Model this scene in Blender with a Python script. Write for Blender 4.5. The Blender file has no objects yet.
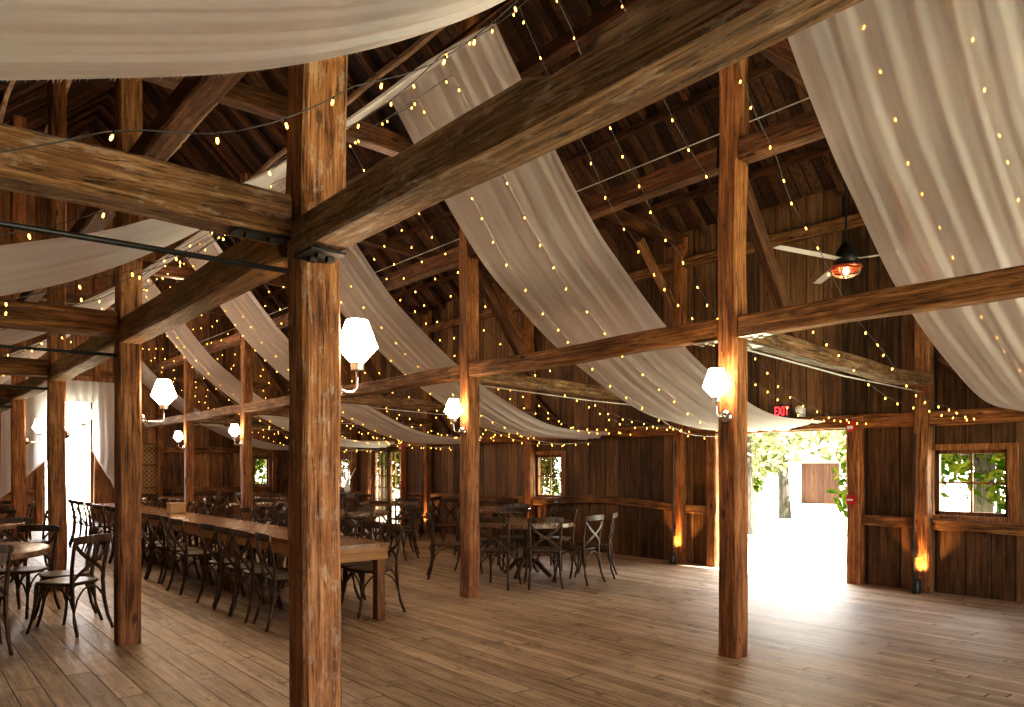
import bpy, bmesh, math, random
from mathutils import Vector, Matrix, noise
random.seed(11)
R = random.Random(5)
PI = math.pi
col = bpy.context.scene.collection
scene = bpy.context.scene

# ------------------------------------------------------------------ basics
def mesh_obj(name, bm, mat, parent=None, smooth=False, mats=None):
    me = bpy.data.meshes.new(name)
    bmesh.ops.recalc_face_normals(bm, faces=bm.faces)
    if smooth:
        for f in bm.faces: f.smooth = True
    bm.to_mesh(me); bm.free()
    for m in (mats or [mat]): me.materials.append(m)
    o = bpy.data.objects.new(name, me); col.objects.link(o)
    if parent: o.parent = parent
    return o

def empty(name, loc=(0, 0, 0), rz=0):
    o = bpy.data.objects.new(name, None); col.objects.link(o)
    o.location = loc; o.rotation_euler = (0, 0, rz); o.empty_display_size = .1
    return o

def tag(o, label=None, cat=None, group=None, kind=None):
    if label: o['label'] = label
    if cat: o['category'] = cat
    if group: o['group'] = group
    if kind: o['kind'] = kind
    return o

def copy_tree(o, parent=None):
    c = o.copy(); col.objects.link(c); c.parent = parent
    for ch in list(o.children): copy_tree(ch, c)
    return c

def box(bm, x0, x1, y0, y1, z0, z1, mi=0):
    v = [bm.verts.new((x, y, z)) for z in (z0, z1) for y in (y0, y1) for x in (x0, x1)]
    for q in ((0, 2, 3, 1), (4, 5, 7, 6), (0, 1, 5, 4), (2, 6, 7, 3), (0, 4, 6, 2), (1, 3, 7, 5)):
        f = bm.faces.new([v[i] for i in q]); f.material_index = mi

def sweep(bm, pts, prof, ref=(0, 0, 1), scale=None, cap=True, closed=False, mi=0):
    """sweep a closed 2-D profile along points"""
    pts = [Vector(p) for p in pts]; rings = []
    n = len(pts); ref = Vector(ref)
    for i, p in enumerate(pts):
        if closed: t = pts[(i+1) % n] - pts[i-1]
        else: t = pts[min(i+1, n-1)] - pts[max(i-1, 0)]
        t.normalize()
        r = ref if abs(t.dot(ref)) < .97 else Vector((1, 0, 0)) if abs(t.x) < .9 else Vector((0, 1, 0))
        a = t.cross(r).normalized(); b = a.cross(t).normalized()
        s = scale[i] if scale else 1
        rings.append([bm.verts.new(p + a*(u*s) + b*(v*s)) for u, v in prof])
    m = len(prof)
    for i in range(n if closed else n-1):
        A, B = rings[i], rings[(i+1) % n]
        for j in range(m):
            f = bm.faces.new((A[j], A[(j+1) % m], B[(j+1) % m], B[j])); f.material_index = mi
    if cap and not closed:
        bm.faces.new(rings[0][::-1]).material_index = mi; bm.faces.new(rings[-1]).material_index = mi

def circ(r, n=8): return [(r*math.cos(2*PI*i/n), r*math.sin(2*PI*i/n)) for i in range(n)]
def rect(w, h): return [(-w/2, -h/2), (w/2, -h/2), (w/2, h/2), (-w/2, h/2)]

def lathe(bm, prof, n=24, mi=0, axis=(0, 0)):
    rings = [[bm.verts.new((axis[0]+r*math.cos(2*PI*i/n), axis[1]+r*math.sin(2*PI*i/n), z)) for i in range(n)] for r, z in prof]
    for A, B in zip(rings, rings[1:]):
        for i in range(n):
            f = bm.faces.new((A[i], A[(i+1) % n], B[(i+1) % n], B[i])); f.material_index = mi
    bm.faces.new(rings[0][::-1]).material_index = mi; bm.faces.new(rings[-1]).material_index = mi

def interp(P, t):
    for (a, b), (c, d) in zip(P, P[1:]):
        if a <= t <= c or a >= t >= c:
            return b + (d-b)*(t-a)/(c-a)
    return P[0][1] if abs(t-P[0][0]) < abs(t-P[-1][0]) else P[-1][1]

def smooth_curve(P, n):
    """Catmull-Rom through the 2-D points P, n samples"""
    out = []; m = len(P)-1
    for k in range(n):
        f = k/(n-1)*m; i = min(int(f), m-1); t = f-i
        p0 = P[i-1] if i > 0 else [2*P[0][j]-P[1][j] for j in (0, 1)]
        p1, p2 = P[i], P[i+1]
        p3 = P[i+2] if i+2 <= m else [2*P[m][j]-P[m-1][j] for j in (0, 1)]
        out.append(tuple(.5*((2*p1[j])+(-p0[j]+p2[j])*t+(2*p0[j]-5*p1[j]+4*p2[j]-p3[j])*t*t+(-p0[j]+3*p1[j]-3*p2[j]+p3[j])*t**3) for j in (0, 1)))
    return out

# ------------------------------------------------------------------ materials
class NT:
    def __init__(s, name):
        s.m = bpy.data.materials.new(name); s.m.use_nodes = True
        s.t = s.m.node_tree; s.t.nodes.clear()
        s.out = s.n('ShaderNodeOutputMaterial')
    def n(s, typ, **kw):
        x = s.t.nodes.new(typ)
        for k, v in kw.items(): setattr(x, k, v)
        return x
    def l(s, a, b): s.t.links.new(a, b)
    def val(s, sock, v):
        if hasattr(v, 'is_output'): s.l(v, sock)
        else: sock.default_value = v
    def math(s, op, a, b=None, c=None):
        x = s.n('ShaderNodeMath', operation=op)
        for i, v in enumerate((a, b, c)):
            if v is not None: s.val(x.inputs[i], v)
        return x.outputs[0]
    def ramp(s, fac, stops):
        x = s.n('ShaderNodeValToRGB'); e = x.color_ramp.elements
        while len(e) < len(stops): e.new(.5)
        for el, (p, c) in zip(e, stops):
            el.position = p; el.color = (*c, 1) if len(c) == 3 else c
        s.l(fac, x.inputs[0]); return x.outputs[0]
    def noise(s, vec, scale, detail=4, rough=.55):
        x = s.n('ShaderNodeTexNoise'); s.l(vec, x.inputs['Vector'])
        x.inputs['Scale'].default_value = scale; x.inputs['Detail'].default_value = detail
        x.inputs['Roughness'].default_value = rough
        return x.outputs[0]
    def mapping(s, vec, scale, loc=None):
        x = s.n('ShaderNodeMapping'); s.l(vec, x.inputs[0]); x.inputs['Scale'].default_value = scale
        if loc is not None: s.val(x.inputs['Location'], loc)
        return x.outputs[0]
    def mix(s, fac, a, b, mode='MIX'):
        x = s.n('ShaderNodeMix', data_type='RGBA', blend_type=mode)
        s.val(x.inputs[0], fac)
        for sock, v in ((x.inputs[6], a), (x.inputs[7], b)):
            if hasattr(v, 'is_output'): s.l(v, sock)
            else: sock.default_value = (*v, 1)
        return x.outputs[2]
    def bsdf(s, colr, rough=.6, bump=None, bstr=.3, bdist=.01, **kw):
        b = s.n('ShaderNodeBsdfPrincipled')
        if hasattr(colr, 'is_output'): s.l(colr, b.inputs['Base Color'])
        else: b.inputs['Base Color'].default_value = (*colr, 1)
        s.val(b.inputs['Roughness'], rough)
        for k, v in kw.items():
            sock = b.inputs[k.replace('_', ' ')]
            s.val(sock, (*v, 1) if isinstance(v, tuple) and len(v) == 3 else v)
        if bump is not None:
            x = s.n('ShaderNodeBump'); x.inputs['Strength'].default_value = bstr; x.inputs['Distance'].default_value = bdist
            s.l(bump, x.inputs['Height']); s.l(x.outputs[0], b.inputs['Normal'])
        s.l(b.outputs[0], s.out.inputs[0]); return b

def timber_mat(name, dark, mid, light, rough=.62, moss=0, white=0, bs=.7):
    """hewn wood, grain along the object's local Z"""
    t = NT(name)
    tc = t.n('ShaderNodeTexCoord'); oi = t.n('ShaderNodeObjectInfo')
    cmb = t.n('ShaderNodeCombineXYZ')
    for i in range(3): t.l(t.math('MULTIPLY', oi.outputs['Random'], (37., 71., 53.)[i]), cmb.inputs[i])
    add = t.n('ShaderNodeVectorMath', operation='ADD'); t.l(tc.outputs['Object'], add.inputs[0]); t.l(cmb.outputs[0], add.inputs[1])
    v = add.outputs[0]
    grain = t.noise(t.mapping(v, (16, 16, 1.1)), 2.2, 8, .62)
    fine = t.noise(t.mapping(v, (60, 60, 3)), 2, 6, .7)
    patch = t.noise(t.mapping(v, (3.5, 3.5, 1.6)), 1.2, 3, .6)
    crack = t.noise(t.mapping(v, (11, 11, .35)), 3.2, 3, .45)
    adze = t.noise(t.mapping(v, (5, 5, 9)), 1.6, 3, .5)
    f = t.math('ADD', t.math('MULTIPLY', grain, .6), t.math('MULTIPLY', patch, .4))
    streak = t.noise(t.mapping(v, (34, 34, .9)), 2.4, 6, .6)
    f = t.math('ADD', t.math('MULTIPLY', f, .75), t.math('MULTIPLY', streak, .25))
    c = t.ramp(f, [(.37, dark), (.5, mid), (.63, light)])
    c = t.mix(t.math('MULTIPLY', t.math('MAXIMUM', t.math('SUBTRACT', fine, .5), 0.), 3.2), c, tuple(x*.25 for x in dark), 'MIX')
    c = t.mix(t.ramp(streak, [(.3, (.85, .85, .85)), (.42, (0, 0, 0))]), c, tuple(x*.45 for x in dark))
    hue = t.ramp(oi.outputs['Random'], [(0, (.85, .8, .78)), (.5, (1, 1, 1)), (1, (1.1, .98, .86))])
    c = t.mix(1., c, hue, 'MULTIPLY')
    ck = t.ramp(crack, [(.488, (0, 0, 0)), (.5, (1, 1, 1)), (.512, (0, 0, 0))])
    c = t.mix(t.math('MULTIPLY', ck, .8), c, (.012, .007, .004))
    if moss:
        mn = t.ramp(t.noise(t.mapping(v, (2, 2, 1.2)), 1.5, 4), [(.45, (0, 0, 0)), (.62, (1, 1, 1))])
        c = t.mix(t.math('MULTIPLY', mn, moss), c, (.13, .105, .02))
    if white:
        wn = t.ramp(t.noise(t.mapping(v, (9, 9, 3)), 2.5, 8, .75), [(.53, (0, 0, 0)), (.62, (1, 1, 1))])
        c = t.mix(t.math('MULTIPLY', wn, white), c, (.55, .47, .4))
    # knots
    vo = t.n('ShaderNodeTexVoronoi'); vo.inputs['Scale'].default_value = 1; t.l(t.mapping(v, (5.5, 5.5, 2.4)), vo.inputs['Vector'])
    kn = t.ramp(vo.outputs['Distance'], [(.07, (1, 1, 1)), (.13, (0, 0, 0))])
    c = t.mix(t.math('MULTIPLY', kn, .75), c, tuple(x*.5 for x in dark))
    h = t.math('ADD', t.math('ADD', t.math('MULTIPLY', grain, .5), t.math('MULTIPLY', adze, .7)), t.math('ADD', t.math('MULTIPLY', ck, -.8), t.math('MULTIPLY', fine, .25)))
    t.bsdf(c, rough, h, bs, .03, Specular_IOR_Level=.25)
    return t.m

def board_mat(name, axis, width, long_axis, dark, mid, light, rough=.6, bs=.5, gap=.035, spread=.7, seams=0, spec=.3, narrow=None, worn=0):
    """planks side by side along AXIS, grain running along LONG_AXIS, in world metres"""
    t = NT(name)
    g = t.n('ShaderNodeNewGeometry'); sp = t.n('ShaderNodeSeparateXYZ'); t.l(g.outputs['Position'], sp.inputs[0])
    a, b = sp.outputs[axis], sp.outputs[long_axis]
    if narrow:
        lim, w2 = narrow
        w = t.math('ADD', width, t.math('MULTIPLY', t.math('GREATER_THAN', a, lim), w2-width))
        u = t.math('DIVIDE', t.math('ADD', a, 40.), w)
    else:
        u = t.math('ADD', t.math('DIVIDE', t.math('ADD', a, 40.), width), t.math('MULTIPLY', t.math('SINE', t.math('MULTIPLY', a, 2.3)), .45))
    idx = t.math('FLOOR', u); fr = t.math('FRACT', u)
    wn = t.n('ShaderNodeTexWhiteNoise', noise_dimensions='1D'); t.l(idx, wn.inputs['W'])
    rnd = wn.outputs['Value']
    if seams:
        s2 = t.math('ADD', t.math('DIVIDE', b, seams), t.math('MULTIPLY', rnd, 9.))
        wn2 = t.n('ShaderNodeTexWhiteNoise', noise_dimensions='2D'); cb = t.n('ShaderNodeCombineXYZ')
        t.l(idx, cb.inputs[0]); t.l(t.math('FLOOR', s2), cb.inputs[1]); t.l(cb.outputs[0], wn2.inputs['Vector'])
        rnd = wn2.outputs['Value']
    cb = t.n('ShaderNodeCombineXYZ')
    for i in range(3):
        t.l(t.math('ADD', sp.outputs[i], t.math('MULTIPLY', rnd, (0., 0., 0.)[i] if i == axis else 17.)), cb.inputs[i])
    sc = [14., 14., 14.]; sc[long_axis] = 1.0
    grain = t.noise(t.mapping(cb.outputs[0], tuple(sc)), 1.7, 8, .62)
    sc = [45., 45., 45.]; sc[long_axis] = 2.5
    fine = t.noise(t.mapping(cb.outputs[0], tuple(sc)), 1.7, 6, .7)
    blot = t.noise(g.outputs['Position'], .9, 4, .6)
    f = t.math('ADD', t.math('MULTIPLY', grain, .55), t.math('ADD', t.math('MULTIPLY', blot, .25), t.math('MULTIPLY', fine, .2)))
    f = t.math('ADD', f, t.math('MULTIPLY', t.math('SUBTRACT', rnd, .5), .16*spread))
    c = t.ramp(f, [(.34, dark), (.5, mid), (.65, light)])
    edge = t.math('MINIMUM', fr, t.math('SUBTRACT', 1., fr))
    gp = t.ramp(edge, [(gap*.5, (1, 1, 1)), (gap, (0, 0, 0))])
    if seams:
        e2 = t.math('MINIMUM', t.math('FRACT', s2), t.math('SUBTRACT', 1., t.math('FRACT', s2)))
        gp = t.math('MAXIMUM', gp, t.math('LESS_THAN', e2, .0022))
    c = t.mix(t.math('MULTIPLY', gp, .9), c, tuple(x*.12 for x in dark))
    sc = [6., 6., 6.]; sc[long_axis] = 2.6
    vo = t.n('ShaderNodeTexVoronoi'); t.l(t.mapping(cb.outputs[0], tuple(sc)), vo.inputs['Vector']); vo.inputs['Scale'].default_value = 1.
    kn = t.ramp(vo.outputs['Distance'], [(.06, (1, 1, 1)), (.12, (0, 0, 0))])
    c = t.mix(t.math('MULTIPLY', kn, .6), c, tuple(x*.4 for x in dark))
    rg = rough
    if worn:
        rg = t.math('ADD', rough-.12, t.math('MULTIPLY', t.math('ADD', grain, blot), .2))
    if worn:
        st = t.noise(t.mapping(g.outputs['Position'], (1, .55, 1)), 7, 6, .75)
        c = t.mix(t.ramp(st, [(.57, (0, 0, 0)), (.66, (.75, .75, .75))]), c, tuple(x*.45 for x in dark))
        c = t.mix(t.ramp(t.noise(g.outputs['Position'], 1.7, 6, .7), [(.5, (0, 0, 0)), (.68, (.45, .45, .45))]), c, (.5, .42, .34))
    h = t.math('ADD', t.math('MULTIPLY', grain, .6), t.math('ADD', t.math('MULTIPLY', gp, -1.5), t.math('MULTIPLY', rnd, .5)))
    h = t.math('ADD', h, t.math('MULTIPLY', fine, .3))
    t.bsdf(c, rg, h, bs, .012, Specular_IOR_Level=spec)
    return t.m

def plain(name, c, rough=.5, metal=0., emit=None, estr=0, spec=.5, noise_amt=.12, sample=True):
    t = NT(name)
    tc = t.n('ShaderNodeTexCoord')
    nz = t.noise(t.mapping(tc.outputs['Object'], (9, 9, 9)), 2, 4)
    cc = t.mix(t.math('MULTIPLY', nz, noise_amt*2), c, tuple(x*.55 for x in c))
    kw = {}
    if emit: kw = dict(Emission_Color=emit, Emission_Strength=float(estr))
    t.bsdf(cc, rough, Metallic=float(metal), Specular_IOR_Level=spec, **kw)
    if not sample: t.m.cycles.emission_sampling = 'NONE'
    return t.m

def fabric_mat(name, c, transp=.22, transl=.5):
    t = NT(name)
    tc = t.n('ShaderNodeTexCoord')
    w = t.noise(t.mapping(tc.outputs['UV'], (30, .5, 1)), 1.4, 5, .6)
    lw = t.n('ShaderNodeLayerWeight'); lw.inputs[0].default_value = .35
    d = t.n('ShaderNodeBsdfDiffuse'); tl = t.n('ShaderNodeBsdfTranslucent'); tr = t.n('ShaderNodeBsdfTransparent')
    cc = t.mix(t.math('MULTIPLY', w, .25), c, tuple(x*.82 for x in c))
    t.l(cc, d.inputs[0]); t.l(cc, tl.inputs[0])
    m1 = t.n('ShaderNodeMixShader'); m1.inputs[0].default_value = transl
    t.l(d.outputs[0], m1.inputs[1]); t.l(tl.outputs[0], m1.inputs[2])
    m2 = t.n('ShaderNodeMixShader')
    f = t.math('MULTIPLY', t.math('SUBTRACT', 1., lw.outputs['Facing']), transp)
    t.l(t.math('MULTIPLY', f, t.math('ADD', .7, t.math('MULTIPLY', w, .6))), m2.inputs[0])
    t.l(m1.outputs[0], m2.inputs[1]); t.l(tr.outputs[0], m2.inputs[2])
    t.l(m2.outputs[0], t.out.inputs[0]); return t.m

def glass_mat(name):
    t = NT(name)
    tr = t.n('ShaderNodeBsdfTransparent'); gl = t.n('ShaderNodeBsdfGlossy'); gl.inputs['Roughness'].default_value = .03
    fr = t.n('ShaderNodeFresnel'); fr.inputs[0].default_value = 1.45
    m = t.n('ShaderNodeMixShader'); t.l(t.math('MULTIPLY', fr.outputs[0], .6), m.inputs[0]); t.l(tr.outputs[0], m.inputs[1]); t.l(gl.outputs[0], m.inputs[2])
    t.l(m.outputs[0], t.out.inputs[0]); return t.m

def leaf_mat(name, a, b):
    t = NT(name)
    g = t.n('ShaderNodeNewGeometry')
    c = t.mix(g.outputs['Random Per Island'], a, b)
    d = t.n('ShaderNodeBsdfDiffuse'); tl = t.n('ShaderNodeBsdfTranslucent'); t.l(c, d.inputs[0]); t.l(c, tl.inputs[0])
    m = t.n('ShaderNodeMixShader'); m.inputs[0].default_value = .55; t.l(d.outputs[0], m.inputs[1]); t.l(tl.outputs[0], m.inputs[2])
    t.l(m.outputs[0], t.out.inputs[0]); return t.m

def grass_mat(name):
    t = NT(name)
    g = t.n('ShaderNodeNewGeometry')
    c = t.ramp(t.noise(g.outputs['Position'], .35, 6, .7), [(.35, (.34, .4, .2)), (.55, (.58, .6, .42)), (.7, (.72, .72, .55))])
    t.bsdf(c, .9, t.noise(g.outputs['Position'], 9, 5), .6, .05, Specular_IOR_Level=.1); return t.m

M = {}
M['post'] = timber_mat('post_wood', (.042, .017, .006), (.28, .118, .042), (.52, .26, .115))
M['post_worn'] = timber_mat('worn_post_wood', (.055, .021, .008), (.32, .135, .05), (.56, .29, .13), white=.35)
M['beam'] = timber_mat('beam_wood', (.036, .016, .006), (.215, .102, .038), (.46, .26, .12))
M['beam_hewn'] = timber_mat('hewn_beam_wood', (.035, .017, .007), (.21, .108, .05), (.46, .29, .17), moss=.15, white=.32, bs=1.)
M['beam_moss'] = timber_mat('mossy_beam_wood', (.045, .02, .007), (.22, .108, .04), (.42, .235, .11), moss=.45, bs=1.)
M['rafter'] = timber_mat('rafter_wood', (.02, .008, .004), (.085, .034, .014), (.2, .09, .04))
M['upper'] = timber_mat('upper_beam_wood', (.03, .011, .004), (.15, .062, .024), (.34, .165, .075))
M['purlin'] = timber_mat('purlin_wood', (.3, .19, .12), (.55, .39, .27), (.8, .64, .5))
M['chairwood'] = timber_mat('chair_wood', (.018, .009, .004), (.07, .038, .019), (.18, .11, .06), rough=.4, bs=.15)
M['tablewood'] = timber_mat('table_wood', (.04, .016, .006), (.16, .07, .025), (.3, .15, .06), rough=.42, bs=.3)
M['wall'] = board_mat('wall_boards_long', 1, .3, 2, (.022, .010, .004), (.112, .055, .023), (.25, .135, .062), spread=1.3)
M['gable'] = board_mat('wall_boards_gable', 0, .32, 2, (.05, .02, .007), (.22, .1, .038), (.42, .22, .095), spread=1.5)
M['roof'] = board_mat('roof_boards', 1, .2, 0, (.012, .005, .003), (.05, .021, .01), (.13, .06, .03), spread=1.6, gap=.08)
M['floor'] = board_mat('floor_boards', 0, .17, 1, (.14, .085, .048), (.38, .27, .17), (.64, .5, .36), rough=.41, bs=.5, gap=.035, spread=.8, seams=3.4, spec=.45, narrow=(3.9, .1), worn=1)
M['tabletop'] = board_mat('table_planks', 0, .18, 1, (.07, .028, .011), (.2, .09, .036), (.34, .17, .075), rough=.22, bs=.12, gap=.02, spread=.7, spec=.5)
M['roundtop'] = board_mat('round_table_planks', 0, .14, 1, (.08, .042, .026), (.22, .13, .085), (.36, .24, .165), rough=.25, bs=.12, gap=.02, spread=.5, spec=.5)
M['iron'] = plain('black_iron', (.025, .022, .022), .45, .6)
M['steel'] = plain('dull_steel', (.5, .47, .44), .38, .9)
M['chrome'] = plain('polished_steel', (.7, .7, .7), .18, 1.)
M['black'] = plain('black_plastic', (.012, .012, .012), .4)
M['red'] = plain('red_plastic', (.5, .02, .02), .4)
M['white'] = plain('white_plastic', (.8, .8, .78), .4)
M['whitepaint'] = plain('white_paint', (.85, .85, .84), .6)
M['kraft'] = plain('light_pine', (.55, .36, .18), .6)
M['exit'] = plain('exit_red', (.7, .02, .03), .4, emit=(1, .05, .06), estr=1.6, sample=False)
M['shade'] = plain('lit_milk_glass', (.9, .82, .7), .3, emit=(1, .72, .45), estr=36)
M['bulb'] = plain('fairy_bulb_glow', (1, .6, .2), .3, emit=(1, .46, .06), estr=11, sample=False)
M['fanbulb'] = plain('fan_bulb_glow', (1, .6, .3), .3, emit=(1, .5, .2), estr=60)
M['copper'] = plain('copper_rim', (.55, .13, .06), .3, .8)
M['blade'] = plain('grey_fan_blade', (.5, .47, .46), .4)
M['cord'] = plain('dark_cord', (.05, .045, .045), .6)
M['palecord'] = plain('pale_cord', (.6, .58, .55), .6)
M['fabric'] = fabric_mat('sheer_white_fabric', (.93, .865, .9), transp=.22, transl=.45)
M['sheer'] = fabric_mat('very_sheer_white_fabric', (.95, .89, .93), transp=.42, transl=.45)
M['curtain'] = fabric_mat('curtain_fabric', (.92, .87, .9), transp=.12, transl=.6)
M['glass'] = glass_mat('window_glass')
M['leaf'] = leaf_mat('tree_leaves', (.012, .035, .003), (.1, .1, .012))
M['leaf2'] = leaf_mat('pale_tree_leaves', (.07, .08, .018), (.5, .46, .3))
M['bark'] = timber_mat('bark', (.02, .017, .012), (.06, .05, .04), (.12, .1, .085))
M['grass'] = grass_mat('lawn_grass')
M['twig'] = plain('pale_dried_stems', (.75, .68, .56), .8)
M['shedred'] = board_mat('shed_boards', 1, .25, 2, (.02, .006, .003), (.06, .02, .01), (.1, .04, .02))

# ------------------------------------------------------------------ camera  (world X runs across the barn, Y along it)
cam_d = bpy.data.cameras.new('camera'); cam = bpy.data.objects.new('camera', cam_d); col.objects.link(cam)
cam_d.sensor_width = 36; cam_d.lens = 751/1024*36; cam_d.shift_y = 113.5/1024
cam_d.clip_start = .05; cam_d.clip_end = 300
cam.location = (0, 0, 1.5); cam.rotation_euler = (PI/2, 0, -math.atan2(.638, .770))
scene.camera = cam

# ------------------------------------------------------------------ layout
WX0, WX1 = -1.75, 9.65        # long walls
Y0, Y1 = -3.2, 22.3           # gables
RIDGE = 3.95; EAVE = 5.1; SL = .91
ROW2, ROW1 = 1.56, 5.17
FR = [3.48+3.53*i for i in range(5)]
WP = [3.8+3.6*i for i in range(5)]          # posts in the long wall
def roof_z(x): return EAVE + SL*((WX1-x) if x > RIDGE else (x-WX0))*(1 if x > RIDGE else (EAVE+SL*(WX1-RIDGE)-EAVE)/(SL*(RIDGE-WX0)))

# ------------------------------------------------------------------ shell
def wall(name, axis, at, thick, span, zs, holes, mat, label):
    """boards wall; axis 0: wall lies along Y at x=AT, axis 1: along X at y=AT. holes: (a0,a1,z0,z1)"""
    bm = bmesh.new()
    A = sorted({span[0], span[1], *[h[0] for h in holes], *[h[1] for h in holes]})
    Z = sorted({zs[0], zs[1], *[h[2] for h in holes], *[h[3] for h in holes]})
    for a0, a1 in zip(A, A[1:]):
        for z0, z1 in zip(Z, Z[1:]):
            am, zm = (a0+a1)/2, (z0+z1)/2
            if any(h[0] < am < h[1] and h[2] < zm < h[3] for h in holes): continue
            if axis == 0: box(bm, at, at+thick, a0, a1, z0, z1)
            else: box(bm, a0, a1, at, at+thick, z0, z1)
    bmesh.ops.remove_doubles(bm, verts=bm.verts, dist=1e-5)
    o = mesh_obj(name, bm, mat)
    return tag(o, label, 'wall', kind='structure'), bm

DOOR = (4.70, 6.72, 0, 1.99)
WINS = [(2.93, 3.71, .93, 1.70), (10.18, 10.95, .92, 1.73), (18.45, 19.3, .9, 1.75)]
FRENCH = (15.77, 17.33, 0.02, 1.95)
wall('wall_right', 0, WX1, .14, (Y0, Y1), (0, 5.25), [DOOR, FRENCH]+WINS, M['wall'], 'long dark board wall with the open doorway and small windows')
LW = [(1.5, 2.3, .95, 1.75), (9., 9.8, .95, 1.75), (12.6, 13.4, .95, 1.75)]
wall('wall_left', 0, WX0-.14, .14, (Y0, Y1), (0, 5.25), LW, M['wall'], 'long dark board wall behind the round tables of the side aisle')
GOP = (3.05, 4.07, 0, 3.2)
GWIN = (8.42, 8.86, .95, 1.78)
def gable(name, y, holes, label, thick):
    o, _ = wall(name, 1, y, thick, (WX0, WX1), (0, 5.1), holes, M['gable'], label)
    bm = bmesh.new(); bm.from_mesh(o.data)
    vs = []
    for yy in (y, y+thick):
        vs.append([bm.verts.new((WX0, yy, 5.1)), bm.verts.new((WX1, yy, 5.1)), bm.verts.new((WX1, yy, 5.22)), bm.verts.new((RIDGE, yy, roof_z(RIDGE)+.13)), bm.verts.new((WX0, yy, 5.22))])
    bm.faces.new(vs[0]); bm.faces.new(vs[1][::-1])
    bm.to_mesh(o.data); bm.free()
gable('wall_back', Y1, [GOP, GWIN], 'end gable board wall with the tall curtained opening', .14)
gable('wall_front', Y0-.14, [(1.9, 8.6, 0, 3.3)], 'entrance gable board wall behind the viewer with a wide opening', .14)

bm = bmesh.new(); box(bm, WX0-.14, WX1+.14, Y0-.14, Y1+.14, -.12, 0)
tag(mesh_obj('floor', bm, M['floor']), 'worn brown plank floor', 'floor', kind='structure')
for side, xe in (('ceiling', WX1+.35), ('ceiling', WX0-.35)):
    bm = bmesh.new()
    zr = roof_z(RIDGE); ze = EAVE - (.35*SL)
    q = [(RIDGE, Y0-.3, zr), (RIDGE, Y1+.3, zr), (xe, Y1+.3, ze), (xe, Y0-.3, ze)]
    lo = [bm.verts.new((a, b, c+.1)) for a, b, c in q]; hi = [bm.verts.new((a, b, c+.2)) for a, b, c in q]
    bm.faces.new(lo); bm.faces.new(hi[::-1])
    for i in range(4): bm.faces.new((lo[i], lo[(i+1) % 4], hi[(i+1) % 4], hi[i]))
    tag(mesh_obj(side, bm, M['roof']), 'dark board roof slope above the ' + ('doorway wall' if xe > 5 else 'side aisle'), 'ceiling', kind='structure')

# ------------------------------------------------------------------ timbers
def timber(name, p0, p1, w, h, mat, jit=.012, seed=None, bow=0, top=None, taper=1., step=None):
    """hewn timber from p0 to p1; w horizontal, h vertical (or the depth along Y for posts)"""
    p0, p1 = Vector(p0), Vector(p1); d = p1-p0; L = d.length; z = d.normalized()
    if abs(z.z) > .98: x = Vector((1, 0, 0)); y = z.cross(x)
    else:
        x = z.cross(Vector((0, 0, 1))).normalized(); y = z.cross(x).normalized()
        if y.z < 0: x = -x; y = -y
    seed = R.random()*100 if seed is None else seed
    bm = bmesh.new(); n = max(4, int(L/.11)); rings = []
    ch = min(w, h)*.1
    base = [(-w/2+ch, -h/2), (0, -h/2), (w/2-ch, -h/2), (w/2, -h/2+ch), (w/2, 0), (w/2, h/2-ch), (w/2-ch, h/2), (0, h/2), (-w/2+ch, h/2), (-w/2, h/2-ch), (-w/2, 0), (-w/2, -h/2+ch)]
    for i in range(n+1):
        t = i/n; ring = []
        ox = jit*1.3*(noise.noise((seed, t*L*.8, 0))); oy = jit*1.3*noise.noise((seed+9, t*L*.8, 4)) + bow*math.sin(PI*t)
        k = 1 + (taper-1)*t
        if step and t*L > step[0]: k *= step[1]; ox += step[2]
        for j, (a, b) in enumerate(base):
            a *= k; b *= k
            s = 1+jit*3.2*noise.noise((seed+j*1.7, t*L*2.6, 1.3)); s2 = 1+jit*3.2*noise.noise((seed+j*1.7+50, t*L*2.6, 2.3))
            yy = b*s2
            if top and b > 0: yy += top(t*L)
            ring.append(bm.verts.new((a*s+ox, yy+oy, t*L)))
        rings.append(ring)
    for A, B in zip(rings, rings[1:]):
        for j in range(12): bm.faces.new((A[j], A[(j+1) % 12], B[(j+1) % 12], B[j]))
    bm.faces.new(rings[0][::-1]); bm.faces.new(rings[-1])
    o = mesh_obj(name, bm, mat)
    o.matrix_world = Matrix(((x.x, y.x, z.x, p0.x), (x.y, y.y, z.y, p0.y), (x.z, y.z, z.z, p0.z), (0, 0, 0, 1)))
    return o

def child_box(name, parent, mat, lo, hi, bolts=()):
    """a plate given in world coordinates, parented to a timber; bolts: world points with axis"""
    bm = bmesh.new(); inv = parent.matrix_world.inverted()
    box(bm, lo[0], hi[0], lo[1], hi[1], lo[2], hi[2])
    bmesh.ops.bevel(bm, geom=bm.edges[:], offset=.003, segments=1, affect='EDGES')
    for b in bolts:
        s = .017
        box(bm, b[0]-s, b[0]+s, b[1]-s, b[1]+s, b[2]-s, b[2]+s)
    bm.transform(inv)
    return mesh_obj(name, bm, mat, parent)

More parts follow.
